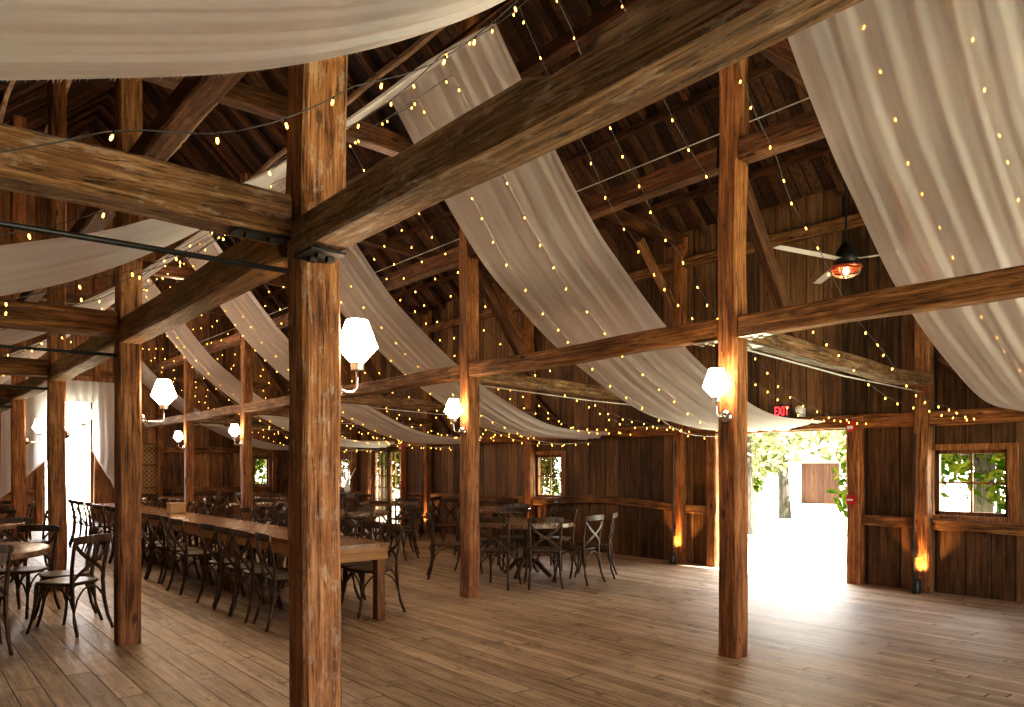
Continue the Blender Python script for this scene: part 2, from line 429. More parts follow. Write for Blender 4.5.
post_lab2 = ['big hewn post with milk-glass lamp, in front of the long dining tables',
             'hewn timber post standing between the long tables and the round tables of the side aisle',
             'timber post behind the side-aisle chairs, second beyond the lamp post', 'narrow timber post deep in the side aisle, third beyond the lamp post',
             'farthest side-aisle timber post beside the gable curtain'.replace('farthest', 'last')]
post_lab1 = ['hewn timber post standing before the open doorway, with milk-glass lamp', 'timber post with small lamp, beside the round table on the open floor',
             'nave timber post hidden behind the big lamp post', 'thin nave timber post with a lamp above the middle of the long tables',
             'thin nave timber post with a lamp above the far end of the long tables']
posts2, posts1 = [], []
for i, y in enumerate(FR):
    w = .2 if i == 0 else .18
    xx = ROW2+(.055 if i == 0 else 0); p = timber('timber_post', (xx, y, 0), (xx, y, 7.0), w, w, M['post_worn'] if i == 0 else M['post'], .014, step=(2.7, 1.16, .015) if i == 0 else None)
    tag(p, post_lab2[i], 'post', 'timber posts along the nave'); posts2.append(p)
    p = timber('timber_post', (ROW1, y, 0), (ROW1, y, 7.0), .175, .175, M['post'], .016)
    tag(p, post_lab1[i], 'post', 'timber posts along the nave'); posts1.append(p)

span = ['over the open floor', 'between the lamp post and the next post', 'over the second bay', 'over the third bay', 'over the fourth bay', 'over the bay by the gable']
ends = [-.1] + FR + [Y1-.02]
for i in range(6):
    a, b = ends[i] + (.1 if i else 0), ends[i+1] - (.1 if i < 5 else 0)
    if i == 0:
        def notch(s):
            L = s-.1   # world y ~ s-.1
            return .012 if L < 1.46 else (-.035 if L < 1.6 else .004)
        o = timber('longitudinal_beam', (ROW2-.02, a, 2.578), (ROW2-.02, b, 2.590), .19, .155, M['beam_hewn'], .014, top=notch)
        child_box('steel_bracket', o, M['iron'], (ROW2-.1, b-.2, 2.485), (ROW2+.08, b+.005, 2.497), [(ROW2-.03, b-.06, 2.482), (ROW2-.03, b-.14, 2.482), (ROW2+.04, b-.1, 2.482)])
        tag(o, 'massive rough-hewn beam with a notch, spanning overhead above the open floor', 'beam', 'side-aisle longitudinal beams')
    else:
        o = timber('longitudinal_beam', (ROW2, a, 2.64), (ROW2, b, 2.64), .19, .2, M['beam_moss'], .022)
        tag(o, 'mossy hewn longitudinal beam of the side-aisle row, ' + span[i], 'beam', 'side-aisle longitudinal beams')
    o = timber('longitudinal_beam', (ROW1, a, 2.605), (ROW1, b, 2.605), .16, .165, M['beam'], .016)
    if i < 2:
        e = b if i == 0 else a
        for s in ((-1,) if i == 0 else (1,)):
            child_box('steel_bracket', o, M['steel'], (ROW1-.085, min(e, e+s*.24), 2.508), (ROW1+.02, max(e, e+s*.24), 2.518), [(ROW1-.04, e+s*.08, 2.505), (ROW1-.04, e+s*.17, 2.505)])
    tag(o, 'long straight beam of the doorway-side post row, ' + span[i], 'beam', 'doorway-side longitudinal beams')
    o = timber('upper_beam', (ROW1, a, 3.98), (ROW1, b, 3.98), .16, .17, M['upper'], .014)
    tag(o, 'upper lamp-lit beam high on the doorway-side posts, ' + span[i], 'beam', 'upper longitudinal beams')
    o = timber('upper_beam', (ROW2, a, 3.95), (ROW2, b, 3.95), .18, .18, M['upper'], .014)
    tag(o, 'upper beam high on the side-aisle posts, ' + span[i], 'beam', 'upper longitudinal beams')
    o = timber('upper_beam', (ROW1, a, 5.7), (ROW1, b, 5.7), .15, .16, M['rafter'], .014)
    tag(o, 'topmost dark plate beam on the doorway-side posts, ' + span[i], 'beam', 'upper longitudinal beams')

fr_name = ['at the lamp post frame', 'at the second frame', 'at the third frame', 'at the fourth frame', 'at the fifth frame']
for i, y in enumerate(FR):
    o = timber('tie_beam', (ROW2-.1, y, 2.685), (WX0+.02, y, 2.67), .2, .2, M['beam_hewn'] if i == 0 else M['beam'], .022)
    if i == 0:
        child_box('steel_bracket', o, M['iron'], (ROW2-.36, y-.08, 2.572), (ROW2-.1, y+.02, 2.583), [(ROW2-.18, y-.05, 2.57), (ROW2-.29, y-.05, 2.57)])
    tag(o, 'hewn cross beam running from the post toward the side wall, ' + fr_name[i], 'beam', 'side-aisle tie beams')
    o = timber('tie_beam', (ROW1+.09, y+.02, 2.575), (WX1+.01, WP[i], 2.53), .17, .15, M['beam_hewn'], .02, bow=-.02)
    if i == 0:
        child_box('steel_bracket', o, M['steel'], (ROW1+.09, y-.07, 2.485), (ROW1+.33, y+.08, 2.497), [(ROW1+.16, y-.02, 2.482), (ROW1+.26, y+.02, 2.482)])
    tag(o, 'rough cross beam running from the post to the doorway wall, ' + fr_name[i], 'beam', 'doorway-side tie beams')
    o = timber('tie_beam', (ROW2+.09, y, 4.96), (ROW1-.09, y, 4.96), .17, .2, M['upper'], .014)
    tag(o, 'high cross beam bridging the nave between the two posts, ' + fr_name[i], 'beam', 'nave tie beams')
    o = timber('tie_beam', (ROW1+.09, y+.02, 5.12), (WX1, WP[i], 5.05), .15, .16, M['rafter'], .014)
    tag(o, 'high dark aisle cross beam under the roof slope, ' + fr_name[i], 'beam', 'upper aisle tie beams')
    # braces
    o = timber('diagonal_brace', (ROW1+.09, y+.02, 3.88), (6.15, y+.04, 2.66), .09, .13, M['rafter'], .014)
    tag(o, 'slanting brace from post down to the doorway-side cross beam, ' + fr_name[i], 'brace', 'aisle braces')
    o = timber('diagonal_brace', (WX1-.25, WP[i], 4.0), (8.6, WP[i], 4.88), .09, .12, M['post'], .012)
    tag(o, 'short brace from wall post up to the high aisle beam, ' + fr_name[i], 'brace', 'wall braces')
    if i == 0: o = timber('diagonal_brace', (ROW1, y-.12, 4.95), (ROW1, y-.95, 4.16), .13, .14, M['upper'], .014)
    if i == 0: tag(o, 'thick brace on the upper beam against the doorway-side post, ' + fr_name[i], 'brace', 'upper braces')
    o = timber('diagonal_brace', (WX1-.08, WP[i]-.2, 2.8), (WX1-.08, WP[i]-.86, 2.26), .07, .1, M['rafter'], .012)
    tag(o, 'small brace against the doorway wall above the wall rail, ' + fr_name[i], 'brace', 'wall rail braces')
    # tie rods
    bm = bmesh.new(); sweep(bm, [(ROW2-.09, y-.02, 2.44), (0, y-.02, 2.43), (WX0+.02, y-.02, 2.44)], circ(.013, 8))
    tag(mesh_obj('hanging_tie_rod', bm, M['iron'], smooth=True), 'thin black iron tie rod below the side-aisle cross beam, ' + fr_name[i], 'rod', 'iron tie rods')
    bm = bmesh.new(); sweep(bm, [(ROW1+.09, y+.01, 2.46), (7.3, y+.15, 2.40), (WX1-.1, WP[i], 2.40)], circ(.008, 6))
    tag(mesh_obj('tie_cable', bm, M['palecord'], smooth=True), 'thin pale cable below the doorway-side cross beam, ' + fr_name[i], 'cable', 'pale tie cables')

bm = bmesh.new(); sweep(bm, [(6.0, Y0+.1, 4.64), (6.0, 9, 4.62), (6.0, Y1-.1, 4.64)], circ(.006, 6))
tag(mesh_obj('hanging_wire', bm, M['palecord']), 'thin support wire stretched lengthwise under the roof slope', 'wire')
# posts and rails of the long wall
wl = ['with floor uplight, between the doorway and the window', 'with floor uplight, on the far side of the doorway', 'with floor uplight, beside the small paned window',
      'with floor uplight, beside the glass double doors', 'near the dark corner past the glass double doors']
for i, y in enumerate(WP):
    o = timber('wall_post', (WX1-.09, y, 0), (WX1-.09, y, 5.1), .15, .17, M['post'], .02)
    tag(o, 'hewn wall post ' + wl[i], 'post', 'posts in the doorway wall')
rail_at = [(Y0, DOOR[0]-.15), (DOOR[0]-.2, DOOR[1]+.2), (DOOR[1]+.15, WP[2]), (WP[2], WP[3]), (WP[3], FRENCH[1]+.2), (FRENCH[1]+.2, Y1)]
rl = ['over the small window by the doorway', 'forming the doorway lintel', 'past the doorway', 'past the paned window', 'over the glass double doors', 'at the gable corner']
for (a, b), l in zip(rail_at, rl):
    o = timber('wall_rail', (WX1-.06, a, 2.085), (WX1-.06, b, 2.085), .12, .17, M['post'], .02)
    tag(o, 'heavy horizontal wall rail ' + l, 'rail', 'upper wall rails')
for (a, b), l, z in (((Y0, WP[0]-.1), 'below the small window by the doorway', .81), ((WP[0]+.1, DOOR[0]-.16), 'beside the doorway jamb and post', .83), ((DOOR[1]+.14, WP[1]-.09), 'on the far side of the doorway', .85),
                     ((WP[1]+.1, WP[2]-.1), 'bent, below the paned window', .83), ((WP[2]+.1, WP[3]-.1), 'between paned window and glass doors', .84), ((WP[3]+.1, FRENCH[0]-.14), 'beside the glass doors jamb', .84), ((FRENCH[1]+.15, Y1), 'under the corner window', .8)):
    o = timber('wall_rail', (WX1-.05, a, z), (WX1-.05, b, z), .08, .13, M['beam'], .03, bow=.09 if 'bent' in l else 0)
    tag(o, 'lower hewn wall rail ' + l, 'rail', 'lower wall rails')
o = timber('wall_girt', (WX1-.07, Y0, 4.68), (WX1-.07, Y1, 4.68), .12, .15, M['beam'], .02)
tag(o, 'long horizontal girt high on the doorway wall', 'beam')
for y, l in ((DOOR[0]-.08, 'with red alarm boxes, between doorway and dark boards'), (DOOR[1]+.06, 'half hidden behind the post with the lamp')):
    o = timber('door_jamb', (WX1-.08, y, 0), (WX1-.08, y, 2.0), .16, .17, M['post'], .02)
    tag(o, 'hewn door jamb of the open doorway, ' + l, 'door jamb')
for y, l in ((FRENCH[0]-.08, 'dark, beside the wall post'), (FRENCH[1]+.08, 'sunlit, beside the corner window')):
    o = timber('door_jamb', (WX1-.06, y, 0), (WX1-.06, y, 2.0), .1, .12, M['post'], .014)
    tag(o, 'wooden jamb of the glass double doors, ' + l, 'door jamb')
# gable timbers
GY = Y1-.11
for x, l in ((1.56, 'beside the swept curtain of the side aisle'), (5.75, 'next to the lattice rack'), (9.0, 'in the corner of the doorway wall'), (2.9, 'framing the tall opening on the side-aisle side'), (4.2, 'framing the tall opening on the rack side')):
    o = timber('gable_post', (x, GY, 0), (x, GY, min(6.5, roof_z(x)-.1)), .15, .14, M['post'], .014)
    tag(o, 'timber gable post ' + l, 'post', 'posts in the gable wall')
for a, b, z, l in ((4.3, 9.0, 1.98, 'heavy gable rail above the gable window'), (5.85, 8.9, .84, 'lower gable rail under the gable window'), (WX0, 2.8, .9, 'lower gable rail behind the side-aisle tables'), (WX0, WX1, 3.95, 'high gable beam above the tall opening')):
    o = timber('gable_rail', (a, GY, z), (b, GY, z), .1, .16, M['beam'], .016)
    tag(o, l, 'rail', 'gable rails')
# rafters and purlins
k = 0; y = Y0+.2
while y < Y1:
    big = any(abs(y-(f+.55)) < .36 for f in FR)
    for sgn in (1, -1):
        xe = WX1 if sgn > 0 else WX0
        if y < 0 and sgn < 0: continue
        w = .15 if big else R.uniform(.06, .1)
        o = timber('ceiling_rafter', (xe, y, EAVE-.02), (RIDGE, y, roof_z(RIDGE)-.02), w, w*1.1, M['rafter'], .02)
        tag(o, 'dark pole rafter under the roof boards', 'rafter', 'roof rafters', kind='structure')
    y += .71
for x in (9.1, 8.2, 7.2, 6.3, 5.2):
    for xx in (x, 2*RIDGE-x):
        zz = roof_z(xx)-.1
        o = timber('ceiling_purlin', (xx, Y0, zz), (xx, Y1, zz), .08, .09, M['purlin'] if x < 7 else M['rafter'], .025)
        tag(o, 'long weathered purlin pole under the rafters', 'purlin', 'roof purlins', kind='structure')
o = timber('ridge_beam', (RIDGE, Y0, 5.36), (RIDGE, Y1, 5.36), .03, .03, M['rafter'], .0)
tag(o, 'slender ridge pole carrying the fabric drapes along the nave', 'beam')

# ------------------------------------------------------------------ windows and doors
def window(name, x, y0, y1, z0, z1, cols, rows, label, axis=0, fw=.045, casing=True, inset=.04):
    """paned window in a long wall (axis 0) or gable (axis 1)"""
    def bx(bm, a0, a1, c0, c1, d0, d1):
        if axis == 0: box(bm, x+d0, x+d1, a0, a1, c0, c1)
        else: box(bm, a0, a1, x+d0, x+d1, c0, c1)
    bm = bmesh.new()
    for a0, a1, c0, c1 in ((y0, y0+fw, z0, z1), (y1-fw, y1, z0, z1), (y0, y1, z0, z0+fw), (y0, y1, z1-fw, z1)): bx(bm, a0, a1, c0, c1, inset, inset+.05)
    o = mesh_obj(name, bm, M['tablewood']); tag(o, label, 'window', kind='structure')
    bm = bmesh.new()
    for i in range(1, cols):
        a = y0+fw+(y1-y0-2*fw)*i/cols; bx(bm, a-.011, a+.011, z0+fw, z1-fw, inset+.012, inset+.036)
    for j in range(1, rows):
        c = z0+fw+(z1-z0-2*fw)*j/rows; bx(bm, y0+fw, y1-fw, c-.011, c+.011, inset+.012, inset+.036)
    mesh_obj('muntin', bm, M['beam'], o)
    bm = bmesh.new(); bx(bm, y0+fw, y1-fw, z0+fw, z1-fw, inset+.022, inset+.026)
    mesh_obj('pane', bm, M['glass'], o)
    if casing:
        c = .1; bm = bmesh.new()
        s = -1
        for a0, a1, c0, c1 in ((y0-c, y0, z0, z1), (y1, y1+c, z0, z1), (y0-c, y1+c, z1, z1+c*.7), (y0-c, y1+c, z0-.06, z0)): bx(bm, a0, a1, c0, c1, -.035, -.001)
        mesh_obj('casing', bm, M['post'], o)
    return o
wd = ['small four-pane window beside the doorway post', 'small four-pane window behind the round tables', 'paned window beside the glass double doors']
for i, (a, b, c, d) in enumerate(WINS):
    window('window_%d' % (i+1), WX1, a, b, c, d, 2 if i < 2 else 3, 2 if i < 2 else 4, wd[i])
window('window_4', Y1, GWIN[0], GWIN[1], GWIN[2], GWIN[3], 1, 2, 'narrow two-pane window in the gable wall', axis=1)
for i, (a, b, c, d) in enumerate(LW):
    window('window_%d' % (i+5), WX0-.12, a, b, c, d, 2, 2, 'four-pane window in the side-aisle wall, ' + ('first', 'second', 'third')[i] + ' from the entrance', casing=False)
r = empty('door_1', (WX1, (FRENCH[0]+FRENCH[1])/2, 0)); tag(r, 'wooden double doors glazed with small panes', 'door', kind='structure')
ym = (FRENCH[0]+FRENCH[1])/2
for s, (a, b) in enumerate(((FRENCH[0], ym-.01), (ym+.01, FRENCH[1]))):
    o = window('door_leaf', WX1, a, b, FRENCH[2], FRENCH[3], 3, 6, None, fw=.075, casing=False, inset=.03)
    o.parent = r; o.matrix_parent_inverse = Matrix.Translation((-WX1, -ym, 0))
    if 'kind' in o: del o['kind']
    if 'category' in o: del o['category']
    bm = bmesh.new(); yy = ym + (-.05 if s == 0 else .05)
    sweep(bm, [(WX1+.03, yy, 1.0), (WX1-.02, yy, 1.0), (WX1-.03, yy+(-.08 if s == 0 else .08), 1.0)], circ(.009, 6))
    mesh_obj('handle', bm, M['chrome'], o)

# ------------------------------------------------------------------ drapes
PR = [(3.95, 5.27), (4.63, 4.4), (5.12, 3.83), (5.5, 3.5), (6.26, 2.95), (7.2, 2.47), (8.2, 2.15), (9.55, 2.1)]
PL = [(3.95, 5.27), (3.3, 4.72), (2.7, 4.15), (1.93, 3.47), (1.2, 3.02), (.49, 2.735), (-.6, 2.4), (-1.7, 2.25)]
def drape_path(n=110):
    L = smooth_curve(PL, n//2); Rr = smooth_curve(PR, n//2)
    return L[::-1] + Rr[1:]
def drape(y0, y1, label, seed, mat, fringe=False, gather=.35, fold=1.):
    path = drape_path(); nv = 90; bm = bmesh.new(); uvl = bm.loops.layers.uv.new()
    rows = []; N = len(path)
    for i, (x, z) in enumerate(path):
        a = path[max(i-1, 0)]; b = path[min(i+1, N-1)]
        t = Vector((b[0]-a[0], 0, b[1]-a[1])).normalized(); nrm = Vector((-t.z, 0, t.x))
        if nrm.z < 0: nrm = -nrm
        e = abs(x-RIDGE)/5.6
        row = []
        for j in range(nv+1):
            v = j/nv
            yy = y0 + (y1-y0)*v
            # folds run along the length
            f = (.009 if y0 < 8 else .017)*math.sin(v*(46 if y0 < 8 else 58)+seed*3+noise.noise((seed, v*3, x*.25))*5) + .03*noise.noise((v*5+seed*5, x*.3, 3.1)) + .012*noise.noise((v*19+seed*5, x*.3, 7.1)) + .004*math.sin(v*110+seed+3*noise.noise((v*4, x*.4, seed)))
            f *= fold
            sag = -.10*math.sin(PI*v)*min(1, e*1.6)
            edge = 0
            if 0 < i < N-1: edge = .035*noise.noise((x*.6, seed*7, 0))*(1-2*v)
            row.append(bm.verts.new((x+nrm.x*(f+sag*.4), yy+edge+.02*noise.noise((v*5, x*.8, seed)), z+nrm.z*(f)+sag)))
        rows.append(row)
    for i in range(N-1):
        for j in range(nv):
            q = bm.faces.new((rows[i][j], rows[i+1][j], rows[i+1][j+1], rows[i][j+1])); q.smooth = True
            for lp, (a, b) in zip(q.loops, ((i, j), (i+1, j), (i+1, j+1), (i, j+1))): lp[uvl].uv = (b/nv, a/N*7+seed)
    fr = []
    if fringe:
        fb = bmesh.new(); rr = random.Random(3)
        for i in range(len(rows)//2):
            A, B = rows[i][nv].co, rows[i+1][nv].co
            for k in range(10):
                p = A.lerp(B, (k+rr.random()*.6)/10); q = A.lerp(B, (k+.45)/10)
                d = Vector((rr.uniform(-.006, .006), rr.uniform(.008, .03), rr.uniform(-.006, .0)))
                fb.faces.new((fb.verts.new(p), fb.verts.new(q), fb.verts.new(p+d)))
    me = bpy.data.meshes.new('fabric_drape'); bm.to_mesh(me); bm.free(); me.materials.append(mat)
    o = bpy.data.objects.new('fabric_drape', me); col.objects.link(o)
    tag(o, label, 'drape', 'white ceiling drapes')
    if fringe: mesh_obj('fringe', fb, M['curtain'], o)
    return o
DR = [(1.15, 2.705, 'widest sheer white drape with fringed edge, hanging past the ceiling fan'), (5.0, 6.7, 'white sheer drape falling from the nave to the wall above the open doorway'),
      (8.75, 10.2, 'white drape passing behind the big lamp post toward the small paned window'), (12.42, 13.9, 'white drape hanging above the middle of the long tables'),
      (15.98, 17.42, 'white drape over the far end of the long tables'), (20.35, 21.7, 'white drape beside the gable wall')]
for i, (a, b, l) in enumerate(DR):
    drape(a, b, l, i*1.37+.4, M['sheer'] if i == 0 else M['fabric'], fringe=i == 0)

# ------------------------------------------------------------------ string lights
bm = bmesh.new()
lathe(bm, [(.002, -.042), (.0045, -.039), (.0058, -.031), (.005, -.023), (.004, -.016)], 8, mi=0)
lathe(bm, [(.0048, -.018), (.0048, .0)], 8, mi=1)
bulb0 = mesh_obj('bulb', bm, None, mats=[M['bulb'], M['black']], smooth=True)
bulb_me = bulb0.data; bpy.data.objects.remove(bulb0)
bm = bmesh.new()
lathe(bm, [(.002, -.040), (.0045, -.037), (.006, -.030), (.0045, -.022), (.0035, -.014)], 6, mi=0)
lathe(bm, [(.005, -.018), (.005, .0)], 6, mi=1)
b1 = mesh_obj('bulb', bm, None, mats=[M['bulb'], M['black']], smooth=True); bulb_far = b1.data; bpy.data.objects.remove(b1)
ordn = ['first', 'second', 'third', 'fourth', 'fifth', 'sixth', 'seventh', 'eighth', 'ninth', 'tenth']
def string(yr, ye, label, side, off, cordmat, step=.29, amp=.05):
    """side 'r' from ridge to doorway wall, 'l' from ridge to side wall"""
    P = PR if side == 'r' else PL
    pts = smooth_curve(P, 40); sd = R.random()*50; out = []
    for i, (x, z) in enumerate(pts):
        t = i/39
        y = yr + (ye-yr)*t**1.5 + amp*noise.noise((t*4, sd, 0))
        out.append(Vector((x, y, z + off - (amp*1.4)*abs(math.sin(t*PI*5+sd)))))
    if side == 'r': out[-1].x = WX1-.13
    bm = bmesh.new(); sweep(bm, out, circ(.0032, 5), cap=False)
    o = mesh_obj('string_light', bm, cordmat); tag(o, label, 'string light', 'warm fairy light strings')
    acc = .1; dist = Vector((0, 0, 0))
    for a, b in zip(out, out[1:]):
        L = (b-a).length
        while acc < L:
            p = a.lerp(b, acc/L)
            d = p.length
            m = bulb_me if d < 7 else bulb_far
            c = bpy.data.objects.new('bulb', m); col.objects.link(c); c.parent = o; c.location = p
            c.rotation_euler = (R.uniform(-.4, .4), R.uniform(-.4, .4), R.random()*6)
            acc += step*R.uniform(.7, 1.25)
        acc -= L
for i, f in enumerate((3.48, 7.38, 10.95, 14.5, 18.3)):
    fn = ('over the open floor', 'past the doorway', 'over the round tables', 'before the glass doors', 'by the gable')[i]
    s = 0
    for dy, ey in ((.28 if i == 0 else .34, -.2), (-.42 if i == 0 else -.17, -.3), (.8, .94), (1.2, 1.06)):
        string(f+dy, f+ey, 'warm fairy lights hanging free to the doorway wall %s, %s strand' % (fn, ordn[s]), 'r', .02, M['cord'], .27 if i < 2 else .3, .045)
        if i < 3 and s in ((1, 2) if i == 0 else (2,) ):
            string(f+dy, f+ey, 'warm fairy lights hanging free to the side aisle %s, %s strand' % (fn, ordn[s]), 'l', -.02, M['cord'], .34, .05)
        s += 1
dn = ['widest fringed drape', 'drape above the doorway', 'drape behind the big lamp post', 'drape above the middle tables', 'drape over the far tables']
for i, (a, b, l) in enumerate(DR[:5]):
    for j, f in enumerate((.36, .7)):
        y = a+(b-a)*f
        string(y, y+.03, 'warm fairy lights on the %s, doorway half, %s strand' % (dn[i], ordn[j]), 'r', .14 if i == 0 else -.17, M['palecord'] if i else M['cord'], .3, .03)
        if i < 4: string(y, y+.03, 'warm fairy lights on the %s, side-aisle half, %s strand' % (dn[i], ordn[j]), 'l', .13 if i == 0 else -.19, M['cord'], .42, .02)

# ------------------------------------------------------------------ wall lamps
def sconce(base, d, label, ax=.125):
    """base on post face; d unit direction away from it"""
    r = empty('wall_lamp', base, math.atan2(d[1], d[0])); r.scale = (1.08, 1.08, 1.08); tag(r, label, 'lamp', 'milk-glass wall lamps')
    bm = bmesh.new()
    lathe(bm, [(.05, 0), (.055, .012), (.04, .03), (.015, .045)], 20); bm.transform(Matrix.Rotation(PI/2, 4, 'Y'))
    mesh_obj('wall_plate', bm, M['chrome'], r, smooth=True)
    bm = bmesh.new()
    arm = [(.03, 0, 0), (.07, 0, -.008), (ax-.02, 0, -.005), (ax-.003, 0, .015), (ax, 0, .06), (ax, 0, .13)]
    sweep(bm, arm, circ(.007, 8), ref=(0, 1, 0)); armo = mesh_obj('arm', bm, M['chrome'], r, smooth=True)
    bm = bmesh.new(); lathe(bm, [(.03, .10), (.033, .135)], 16, axis=(ax, 0)); mesh_obj('fitter', bm, M['steel'], armo)
    bm = bmesh.new()
    lathe(bm, [(.028, .13), (.035, .137), (.1, .205), (.052, .335), (.048, .338)], 9, axis=(ax, 0))
    mesh_obj('lamp_shade', bm, M['shade'], r)
    return r
sconce((ROW2+.155, FR[0], 1.89), (1, 0), 'large glowing milk-glass lamp on the big post')
sconce((ROW2+.095, FR[1], 1.9), (1, 0), 'glowing milk-glass lamp on the post beside the side-aisle tables', .18)
sconce((ROW2+.095, FR[2], 1.9), (1, 0), 'small glowing lamp on second side-aisle post, in front of the curtain', .18)
sconce((ROW2+.095, FR[3], 1.9), (1, 0), 'tiny glowing lamp on the third side-aisle post', .18)
sconce((ROW1-.09, FR[0], 1.9), (-1, 0), 'glowing milk-glass lamp on the post before the doorway')
sconce((ROW1-.09, FR[1], 1.91), (-1, 0), 'glowing lamp on the post beside the round table')
sconce((ROW1-.09, FR[3], 1.93), (-1, 0), 'small glowing lamp on the thin post above the long tables')
sconce((ROW1-.09, FR[4], 1.93), (-1, 0), 'small glowing lamp on the last thin post of the nave')

# ------------------------------------------------------------------ ceiling fan
fx, fy, fz = 7.42, 3.68, 3.6
r = empty('ceiling_fan', (fx, fy, fz)); r.scale = (.8, .8, .8); tag(r, 'ceiling fan with three pale blades and a caged red-rimmed bulb', 'fan')
bm = bmesh.new(); sweep(bm, [(0, 0, .12), (0, 0, 1.75)], circ(.016, 8)); lathe(bm, [(.05, 1.68), (.06, 1.75)], 12); mesh_obj('down_rod', bm, M['iron'], r)
bm = bmesh.new(); lathe(bm, [(.05, .2), (.07, .16), (.12, .08), (.15, .02), (.15, -.05), (.11, -.09), (.06, -.1)], 24); mesh_obj('motor', bm, M['iron'], r, smooth=True)
bm = bmesh.new(); lathe(bm, [(.185, -.1), (.195, -.12), (.17, -.15), (.16, -.15), (.175, -.12)], 28); mesh_obj('light_rim', bm, M['copper'], r, smooth=True)
bm = bmesh.new()
for k in range(8):
    a = k*PI/4; sweep(bm, [(.18*math.cos(a), .18*math.sin(a), -.14), (.15*math.cos(a), .15*math.sin(a), -.2), (.05*math.cos(a), .05*math.sin(a), -.235)], circ(.004, 5))
for rr, zz in ((.16, -.185), (.1, -.222)): sweep(bm, [(rr*math.cos(q*PI/10), rr*math.sin(q*PI/10), zz) for q in range(20)], circ(.004, 5), closed=True)
mesh_obj('wire_cage', bm, M['steel'], r)
bm = bmesh.new(); lathe(bm, [(.012, -.2), (.03, -.185), (.034, -.15), (.02, -.11), (.015, -.1)], 12); mesh_obj('bulb', bm, M['fanbulb'], r, smooth=True)
base_ang = math.atan2(-.638, .770)
for ang in (208, 84, 326):
    bm = bmesh.new()
    n = 10; rows = []
    for i in range(n+1):
        t = i/n; w = .045+.012*math.sin(PI*min(1, t*.8)); rows.append((.1+1.12*t, w))
    for s in (0, 1):
        pass
    top = [[bm.verts.new((rr, v*w, -.02+.08*v*w+.006*s)) for v in (-1, 1)] for s in (0, 1) for rr, w in rows]
    m = n+1
    for i in range(n):
        bm.faces.new((top[i][0], top[i+1][0], top[i+1][1], top[i][1]))
        bm.faces.new((top[m+i][0], top[m+i][1], top[m+i+1][1], top[m+i+1][0]))
        for v in (0, 1): bm.faces.new((top[i][v], top[i+1][v], top[m+i+1][v], top[m+i][v]))
    for i in (0, n): bm.faces.new((top[i][0], top[i][1], top[m+i][1], top[m+i][0]))
    o = mesh_obj('blade', bm, M['blade'], r); o.rotation_euler = (0, 0, base_ang+math.radians(ang))

# ------------------------------------------------------------------ signs, alarms, uplights
def text_mesh(name, body, size, mat, parent, loc, rot):
    cu = bpy.data.curves.new(name, 'FONT'); cu.body = body; cu.size = size; cu.align_x = 'CENTER'; cu.align_y = 'CENTER'; cu.extrude = .004; cu.offset = .003
    tmp = bpy.data.objects.new(name, cu); col.objects.link(tmp); bpy.context.view_layer.update()
    me = bpy.data.meshes.new_from_object(tmp.evaluated_get(bpy.context.evaluated_depsgraph_get())); bpy.data.objects.remove(tmp)
    me.materials.clear(); me.materials.append(mat); o = bpy.data.objects.new(name, me); col.objects.link(o)
    o.parent = parent; o.location = loc; o.rotation_euler = rot; return o
r = empty('exit_sign', (WX1-.12, 5.63, 2.27)); tag(r, 'red lettered exit sign above the open doorway', 'sign')
bm = bmesh.new(); box(bm, -.012, .012, -.135, .135, -.09, .09); box(bm, .0, .12, -.03, .03, -.03, .03); mesh_obj('sign_panel', bm, M['black'], r)
t = text_mesh('lettering', 'EXIT', .175, M['exit'], r, (-.016, 0, 0), (PI/2, 0, -PI/2)); t.scale = (.62, 1, 1)
r = empty('emergency_light', (WX1-.08, 5.38, 2.28)); tag(r, 'round white emergency light beside the exit sign', 'light')
bm = bmesh.new(); lathe(bm, [(.05, 0), (.058, .02), (.055, .045), (.035, .055)], 20); bm.transform(Matrix.Rotation(-PI/2, 4, 'Y')); mesh_obj('lens', bm, M['white'], r, smooth=True)
bm = bmesh.new(); box(bm, -.005, .08, -.03, .03, -.09, .03); mesh_obj('housing', bm, M['white'], r)
for y, x, z, l, big in ((4.63, WX1-.175, 2.03, 'red fire strobe at the top of the doorway jamb', 1), (4.63, WX1-.175, 1.08, 'red fire alarm pull box low on the doorway jamb', 0),
                        (15.68, WX1-.125, 1.98, 'red fire strobe at the top of the glass doors jamb', 1), (15.68, WX1-.125, 1.1, 'red fire alarm pull box beside the glass doors', 0)):
    r = empty('fire_alarm', (x, y, z)); tag(r, l, 'alarm', 'red fire alarms')
    h = .075 if big else .06
    bm = bmesh.new(); box(bm, -.03, .012, -.055, .055, -h, h); bmesh.ops.bevel(bm, geom=bm.edges[:], offset=.006, segments=2, affect='EDGES'); mo = mesh_obj('wall_mount', bm, M['red'], r)
    bm = bmesh.new(); box(bm, -.042, -.03, -.035, .035, -.045 if big else -.012, -.005 if big else .012); mesh_obj('lens' if big else 'handle', bm, M['white'], mo)
ul = ['by the doorway and window post', 'by the wall post past the doorway', 'by the wall post beside the paned window', 'by the wall post beside the glass doors']
